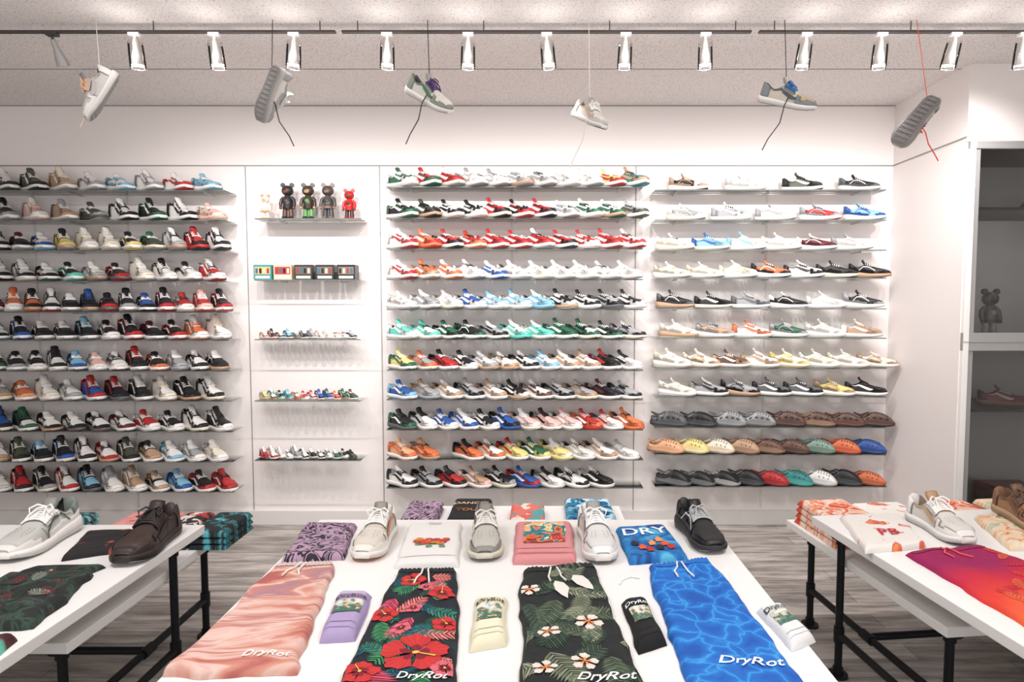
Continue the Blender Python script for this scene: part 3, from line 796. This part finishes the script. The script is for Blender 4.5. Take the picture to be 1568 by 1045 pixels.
sq=pattern('mauve_squiggle_fabric','noise',4.2,[(0,(172,144,168)),(.44,(178,150,174)),(.46,(40,32,44)),(.52,(44,34,48)),(.54,(174,146,170)),(.62,(180,152,176)),(.64,(50,40,52)),(1,(50,40,52))],1.6,1)
g=Garment('mauve_patterned_shirt',px(ZM,(478,824),(558,824),(538,876),(440,880)),ZM,.028,sq,5); g.patch(.05,.08,.95,.1,(120,98,118)); g.done()
g=Garment('white_floral_print_tee',px(ZM,(640,824),(722,822),(716,888),(616,889)),ZM,.024,plain('white_cotton',(230,228,226),.9,bump=.3,bscale=300),6,wr=.004)
for i in range(13): 
    g.petals(.26+.04*i,.45+.05*math.sin(i*1.7),.016,5,[(226,80,50),(240,150,60),(200,60,90)][i%3],(250,220,120),i)
    if i%2: g.frond(.26+.04*i,.38,.03,i,(60,130,80),5)
g.patch(.38,.9,.62,.955,(204,201,198)); g.patch(.05,.12,.95,.135,(204,201,198)); g.done()
pk=plain('pink_cotton',(214,142,144),.9,bump=.3,bscale=300)
g=Garment('pink_photo_tee',px(ZM,(806,822),(893,822),(900,882),(802,884)),ZM,.026,pk,7)
g.picture(.16,.36,.86,.92,3,((150,60,50),(200,110,80),(236,140,70),(60,130,140),(40,100,120),(90,170,170),(236,222,190),(240,180,110)),26)
g.petals(.3,.5,.024,5,(240,110,60),(250,220,90)); g.petals(.75,.46,.02,5,(240,60,80),(250,220,90)); g.frond(.55,.45,.06,1.4,(40,110,80),7); g.frond(.22,.62,.05,1.2,(50,130,90),7)
g.patch(.05,.1,.95,.13,(192,116,122)); g.patch(.05,.22,.95,.235,(192,116,122)); g.done()
g=Garment('blue_graphic_tee',px(ZM,(962,830),(1038,826),(1076,876),(984,884)),ZM,.024,pattern('blue_graphic_fabric','noise',3,[(.35,(20,70,140)),(.5,(36,122,192)),(.65,(84,180,216))],1),8)
g.text(.5,.74,'DRY',.10,(240,248,250),0)
for i,(a,b_) in enumerate([(.3,.28),(.42,.2),(.6,.22),(.5,.36),(.72,.32),(.8,.22),(.2,.4),(.65,.44)]):
    g.poly(a,b_,[(-.012,-.02),(.012,-.02),(.016,.008),(.006,.012),(.008,.024),(-.008,.024),(-.006,.012),(-.016,.008)],[tuple(range(8))],lin([(222,90,44),(190,50,44),(40,36,44),(240,150,90)][i%4]),.005)
g.done()
def wq(x0,y0,x1,y1,j=0.0): return [(x0+j,y1),(x1+j,y1),(x1,y0),(x0,y0)]
def gx(u,y): return (u-CX)/FPX*y
for nm,u0,u1,y0,y1,mt,lay in [('mauve_patterned_shirt',618,676,2.9,3.2,sq,2),('black_print_tee',694,760,2.9,3.24,plain('black_cotton',(32,32,34),.9),2),('coral_photo_tee',795,852,2.9,3.16,pattern('coral_print','cell',5,[(0,(220,114,104)),(.4,(90,160,160)),(.55,(225,215,200)),(.8,(212,104,94))],.4,const=True),2),('blue_graphic_tee',888,968,2.9,3.24,pattern('blue_print','noise',4,[(.4,(20,60,100)),(.5,(40,140,180)),(.6,(210,230,236))],1),2)]:
    for i in range(lay):
        g=Garment(nm,wq(gx(u0,y0),y0,gx(u1,y0),y1),ZCEN+i*.0262,.025,mt,40+u0%7+i,wr=.0004,wob=.003)
        if nm.startswith('black') and i==1: g.text(.5,.7,'DANCES',.05,(230,200,150),0); g.text(.5,.4,'TOUR',.05,(200,120,70),0)
        g.done()
# --- left table
dk=pattern('dark_tropical_fabric','noise',4,[(.3,(18,20,20)),(.5,(30,38,36)),(.56,(54,80,66)),(.6,(28,32,32)),(.68,(104,38,42)),(.74,(200,192,184))],1.2,4)
g=Garment('dark_tropical_shorts',px(ZM,(12,905),(150,899),(52,985),(-120,1000)),ZM,.03,dk,9,.009,.018)
for i in range(14): g.frond(.08+.84*((i*.41)%1),.06+.86*i/14,.07,i*1.3,[(34,62,48),(100,38,44),(34,50,44),(126,134,120)][i%4],n=9,wid=.3)
g.done()
g=Garment('maroon_print_socks',px(ZM,(-70,1018),(28,1002),(-10,1034),(-150,1060)),ZM,.035,pattern('maroon_teal_knit','noise',2.5,[(.4,(60,24,30)),(.5,(90,40,44)),(.55,(90,190,170)),(.7,(235,232,225))],.4),10); g.done()
g=Garment('black_flame_tee',px(ZM,(138,836),(214,834),(182,866),(96,878)),ZM,.026,pattern('black_flame_fabric','noise',2.2,[(.45,(28,26,28)),(.52,(34,30,30)),(.58,(150,60,46)),(.66,(205,120,74))],1),11); g.done()
g=Garment('dark_botanical_tee',px(ZM,(60,889),(166,888),(146,896),(20,902)),ZM,.02,dk,15,wob=.002); g.done()
for nm,u0,u1,mt in [('pink_print_tee',140,232,pattern('pink_print','noise',4,[(.4,(222,160,155)),(.55,(215,130,130)),(.65,(60,40,50))],1)),('teal_black_tee',286,346,pattern('teal_black_print','noise',5,[(.4,(26,28,30)),(.52,(30,40,46)),(.55,(60,150,160)),(.58,(30,36,40)),(.68,(90,180,190))],1)),('cyan_print_tee',10,80,pattern('cyan_print','noise',4,[(.4,(40,60,70)),(.52,(120,190,190)),(.6,(230,160,150))],1)),('floral_print_tee',234,282,pattern('multi_print','cell',6,[(0,(40,40,44)),(.5,(220,210,200)),(.8,(170,50,50))],.4,const=True))]:
    for i in range(3):
        g=Garment(nm,wq(gx(u0,2.8),2.78,gx(u1,2.8),3.06),ZL+i*.0302,.029,mt,50+i+u0%5,wr=.0004,wob=.003); g.done()
# --- right table
rt=pattern('white_red_print','noise',3,[(.45,(232,228,222)),(.58,(234,230,224)),(.63,(206,76,66)),(.7,(232,144,86))],.8)
g=Garment('white_red_print_tee',px(ZM,(1312,812),(1405,808),(1448,858),(1352,866)),ZM,.026,rt,12)
g.text(.55,.35,'PB',.09,(200,40,50),0); g.done()
fl=pattern('cream_tropical_fabric','noise',2.6,[(.36,(220,114,76)),(.44,(230,204,170)),(.55,(228,218,195)),(.62,(144,164,126)),(.7,(204,104,84))],1.5)
g=Garment('cream_tropical_shirt',px(ZM,(1520,812),(1610,810),(1690,858),(1578,862)),ZM,.028,fl,13); g.done()
sun=pattern('sunset_fabric','grad',1,[(0,(240,160,84)),(.35,(234,112,56)),(.6,(218,58,46)),(.8,(196,32,60)),(1,(150,20,84))],.55,sxy=(1,.42))
g=Garment('sunset_shorts',px(ZM,(1412,868),(1528,858),(1790,950),(1632,1000)),ZM,.022,sun,14,.008,.012)
for i in range(9): g.frond(.1+.1*i,.15+.08*i,.07,.6+i*.9,[(196,40,56),(226,100,64),(216,64,56)][i%3],n=10,wid=.3)
g.waist((140,24,76),(240,90,100)); g.done()
orf=pattern('orange_floral_fabric','noise',4,[(.38,(204,74,56)),(.46,(228,142,104)),(.54,(232,220,207)),(.66,(226,112,76)),(.75,(104,144,124))],1)
ex=Vector((exr[0],exr[1],0)).normalized()
ey=Vector((ex.y,-ex.x,0)); R0=Vector((rl[0],rl[1],0))
for k2,(a0,b0,wd,dp,mt) in enumerate([(.02,.04,.26,.36,orf),(.32,.03,.28,.3,rt),(.66,.03,.3,.3,orf),(1.02,.03,.3,.3,fl)]):
    for i in range(4 if k2==0 else 3):
        c=[R0+ex*(a0+.004*i)+ey*b0,R0+ex*(a0+wd)+ey*b0,R0+ex*(a0+wd)+ey*(b0+dp),R0+ex*(a0+.003*i)+ey*(b0+dp)]
        g=Garment('folded_floral_shirt',[(p.x,p.y) for p in c],ZL+i*.0302,.029,mt,60+i+k2*5,wr=.0004,wob=.003); g.done()

# ---------- hero shoes ----------
def cset(base,over=None,toe=None,mark=None,sole=None,out=None,lin_=None,tongue=None,lace=None,heel=None):
    over=over or base
    return full([lin(c) for c in (base,over,toe or base,mark or over,sole or (236,234,230),out or (150,150,150),lin_ or (140,138,134),tongue or tuple(int(x*.74) for x in base),lace or (244,243,240),heel or over)])
def table_shoe(name,style,toe,heel,z,cols,s=1.03,mirror=False,dz=0):
    t=Vector((*on_z(*toe,z),0)); h=Vector((*on_z(*heel,z),0)); d=(t-h).normalized(); c=t-d*.145*s
    mb=MB(); put_shoe(mb,TH_[style],(0,0,0),d,(0,0,1),s,cols,mirror,1.06); mb.build(name,[M_SHOE],(c.x,c.y,z+.0008+dz))
table_shoe('white_sneaker','low',(566,880),(601,836),ZM,cset((200,192,180),(230,225,216),mark=(208,132,100),out=(200,140,90),toe=(212,205,194)),1.15)
table_shoe('silver_running_shoe','runner',(757,880),(757,838),ZM,cset((184,181,174),(140,138,134),mark=(84,84,86),sole=(214,208,190),lin_=(80,78,76),lace=(228,225,218),heel=(120,118,116)),1.14)
table_shoe('white_sneaker','low',(942,884),(920,838),ZM,cset((212,211,209),(236,235,233),mark=(184,183,181)),1.2)
table_shoe('black_running_shoe','runner',(1118,868),(1074,828),ZM,cset((34,34,36),(22,22,24),mark=(225,225,225),sole=(40,40,42),lace=(180,180,180),lin_=(40,40,42)),1.12)
table_shoe('white_running_shoe','runner',(2,882),(120,822),ZM,cset((190,190,186),(228,226,222),mark=(70,90,80),lin_=(54,54,56),heel=(120,130,122)),1.28)
table_shoe('brown_leather_sneaker','low',(190,888),(282,822),ZM,cset((58,42,37),(47,34,30),mark=(40,30,27),sole=(44,33,29),lin_=(44,34,30),tongue=(48,36,32),lace=(34,26,24)),1.25)
table_shoe('white_leather_sneaker','low',(1512,856),(1424,810),ZM,cset((212,209,204),(234,232,229),mark=(186,158,126),tongue=(180,144,108),lin_=(150,126,104)),1.15)
table_shoe('brown_suede_shoe','low',(1640,850),(1556,806),ZM,cset((150,112,84),(130,94,68),mark=(112,80,60),sole=(180,150,120),lin_=(110,84,64),lace=(96,72,56)),1.1,dz=.029)

# ---------- track lighting ----------
M_TRACK=plain('track_metal',(82,80,80),.4,.5)
M_SOCK=plain('lamp_reflector',(222,220,218),.3,.2)
M_BULB=emis('lamp_lens_glow',(1,.94,.88),9)
M_TGL=glassmat('lamp_glass',(.93,.93,.92),1.35,.05)
zt2=ZC-.055
tx,ty=on_z(800,50,zt2)
mb=MB()
for a,b_ in((XL+.1,on_z(526,52,zt2)[0]),(on_z(536,52,zt2)[0],on_z(1172,52,zt2)[0]),(on_z(1184,52,zt2)[0],XO-.1)):
    mb.box(((a+b_)/2,ty,zt2),(b_-a,.024,.010),mat=0)
    n=int((b_-a)/.9)+1
    for i in range(n+1):
        x=a+.08+(b_-a-.16)*i/max(n,1); mb.tube([(x,ty,zt2),(x,ty,ZC)],.003,8,mat=0)
mb.build('track_light_rail',[M_TRACK])
def lamp(u,tilt,dark=False):
    x=on_z(u,52,zt2)[0]
    e=bpy.data.objects.new('track_spotlight',None); sc.collection.objects.link(e); e.location=(x,ty,zt2-.006)
    mb=MB(); R=Matrix.Rotation(tilt,3,'X')@Matrix.Rotation((u%7-3)*.03,3,'Y')
    mb.box((0,0,-.007),(.055,.03,.014),mat=0)
    mb.tube([(0,0,-.014),(0,0,-.036)],.007,10,mat=0)
    T0=Vector((0,0,-.03))
    def A(*p): return T0+R@Vector(p)
    mb.tube([A(0,0,0),A(0,0,-.02),A(0,0,-.045),A(0,0,-.085),A(0,0,-.125)],[.010,.014,.015,.025,.031],18,mat=1)
    if not dark:
        mb.tube([A(0,0,-.01),A(0,0,-.06),A(0,0,-.142)],[.034,.037,.038],22,mat=2,cap=False)
        mb.tube([A(0,0,-.140),A(0,0,-.142)],[.039,.039],22,mat=1,cap=False)
    mb.tube([A(0,0,-.1255),A(0,0,-.127)],[.029,.029],18,mat=3 if not dark else 1)
    o=mb.build('lamp_head',[M_WHITE if not dark else M_TRACK,M_SOCK if not dark else M_GREYFR,M_TGL,M_BULB]); o.parent=e
    l=bpy.data.lights.new('spot_beam','SPOT'); l.energy=(34 if not dark else 14); l.spot_size=math.radians(125); l.spot_blend=1; l.shadow_soft_size=.02; l.color=(1,.94,.922)
    lo=bpy.data.objects.new('spot_beam',l); sc.collection.objects.link(lo); lo.parent=e; lo.location=A(0,0,-.15)
    aim=Vector((0,1.0,-1.15)); lo.rotation_euler=aim.to_track_quat('-Z','Y').to_euler()
    if not dark:
        l=bpy.data.lights.new('lamp_spill','POINT'); l.energy=.65; l.shadow_soft_size=.02; l.color=(1,.94,.91)
        lp=bpy.data.objects.new('lamp_spill',l); sc.collection.objects.link(lp); lp.parent=e; lp.location=(0,-.09,-.10)
for i,u in enumerate([85,213,337,461,606,732,854,977,1101,1258,1375,1490,1597]):
    lamp(u,[.5,.15,.12,.1,.08,.1,.06,.1,.08,.2,.15,.25,.2][i],i==0)

# ---------- hanging sneakers ----------
def hang(name,u,v,toe,up,s,cols,yd,cord,dang,topu=None,style='low',dlen=.3,dx=.05):
    x,z=on_y(u,v,yd)
    mb=MB(); put_shoe(mb,TH_[style],(0,0,0),toe,up,s,cols,zs_=1.08)
    V=np.array(mb.V); c=(V.max(0)+V.min(0))/2; mb.V=[tuple(p) for p in (V-c)]
    k_=max(range(len(mb.V)),key=lambda i:mb.V[i][2]-abs(mb.V[i][0])*.6)
    top=Vector(mb.V[k_])
    tx_=(on_y(topu or u,60,yd)[0]-x)
    end=Vector((tx_,ty-.016-yd,ZC-z-.002))
    mb.tube([top,top.lerp(end,.5),end],.0022,6,lin(cord))
    mb.tube([(0,-.03,0),(dx*.3,-.05,-.06),(dx*.5,-.05,-.06-dlen*.4),(dx,-.04,-.06-dlen*.75),(dx*1.25,-.04,-.06-dlen)],.0028,6,lin(dang))
    mb.build(name,[M_SHOE],(x,yd,z))
yh=ty-.02
hang('hanging_sneaker',155,146,(-.25,-.35,-.88),(-.8,-.55,.2),1.0,cset((200,197,194),(230,227,223),mark=(190,184,182),lace=(240,200,174)),yh,(220,215,212),(230,215,205),150,'low',.12,-.06)
hang('hanging_sneaker',428,151,(-.42,.1,-.90),(.45,.88,-.1),.98,cset((225,222,218),(170,170,170),out=(134,132,130),sole=(205,200,196)),yh,(30,30,34),(35,36,42),426,'low',.2,.09)
hang('hanging_sneaker',670,148,(.80,-.30,-.52),(.45,-.45,.78),.98,cset((208,206,200),(134,142,132),toe=(216,213,206),mark=(60,110,70),lace=(80,50,110),lin_=(90,90,92)),yh,(30,30,34),(35,36,44),668,'low',.2,-.09)
hang('hanging_sneaker',921,179,(.55,-.68,-.5),(.35,-.35,.86),.85,cset((220,216,209),(200,195,188),mark=(210,166,140)),yh,(225,218,212),(232,222,214),920,'low',.22,-.08)
hang('hanging_sneaker',1230,151,(.84,-.40,-.32),(.3,-.45,.84),.98,cset((198,190,174),(124,130,134),toe=(184,164,134),mark=(70,80,90),lace=(50,110,170),lin_=(70,70,70)),yh,(30,30,34),(36,44,56),1226,'low',.22,-.11)
hang('hanging_sneaker',1430,193,(-.60,.1,-.78),(.5,.82,-.3),.98,cset((205,200,196),(140,138,138),out=(118,114,112),sole=(190,186,182),lace=(220,90,60)),yh,(220,90,60),(226,80,60),1432,'low',.14,.08)

# ---------- lights / world ----------
def area(name,loc,sx,sy,e,rot=(0,0,0),col=(1,.975,.96)):
    l=bpy.data.lights.new(name,'AREA'); l.shape='RECTANGLE'; l.size=sx; l.size_y=sy; l.energy=e; l.color=col
    o=bpy.data.objects.new(name,l); sc.collection.objects.link(o); o.location=loc; o.rotation_euler=rot
area('ceiling_fill',(-1.6,1.5,ZC-.03),.8,.8,38)  # added out-of-view fill lamps that brighten the tables, no fixtures modelled
area('ceiling_fill',(1.2,1.5,ZC-.03),.8,.8,38)
w=bpy.data.worlds.new('store_ambient'); sc.world=w; w.use_nodes=True
w.node_tree.nodes['Background'].inputs[0].default_value=(1,.98,.97,1); w.node_tree.nodes['Background'].inputs[1].default_value=1.25

cam=bpy.data.cameras.new('camera'); co=bpy.data.objects.new('camera',cam); sc.collection.objects.link(co)
cam.sensor_width=36; cam.lens=FPX/1600*36; cam.shift_x=-37/1600
co.location=(0,0,H); co.rotation_euler=(math.pi/2-TH,0,0)
cam.clip_start=.05
sc.camera=co
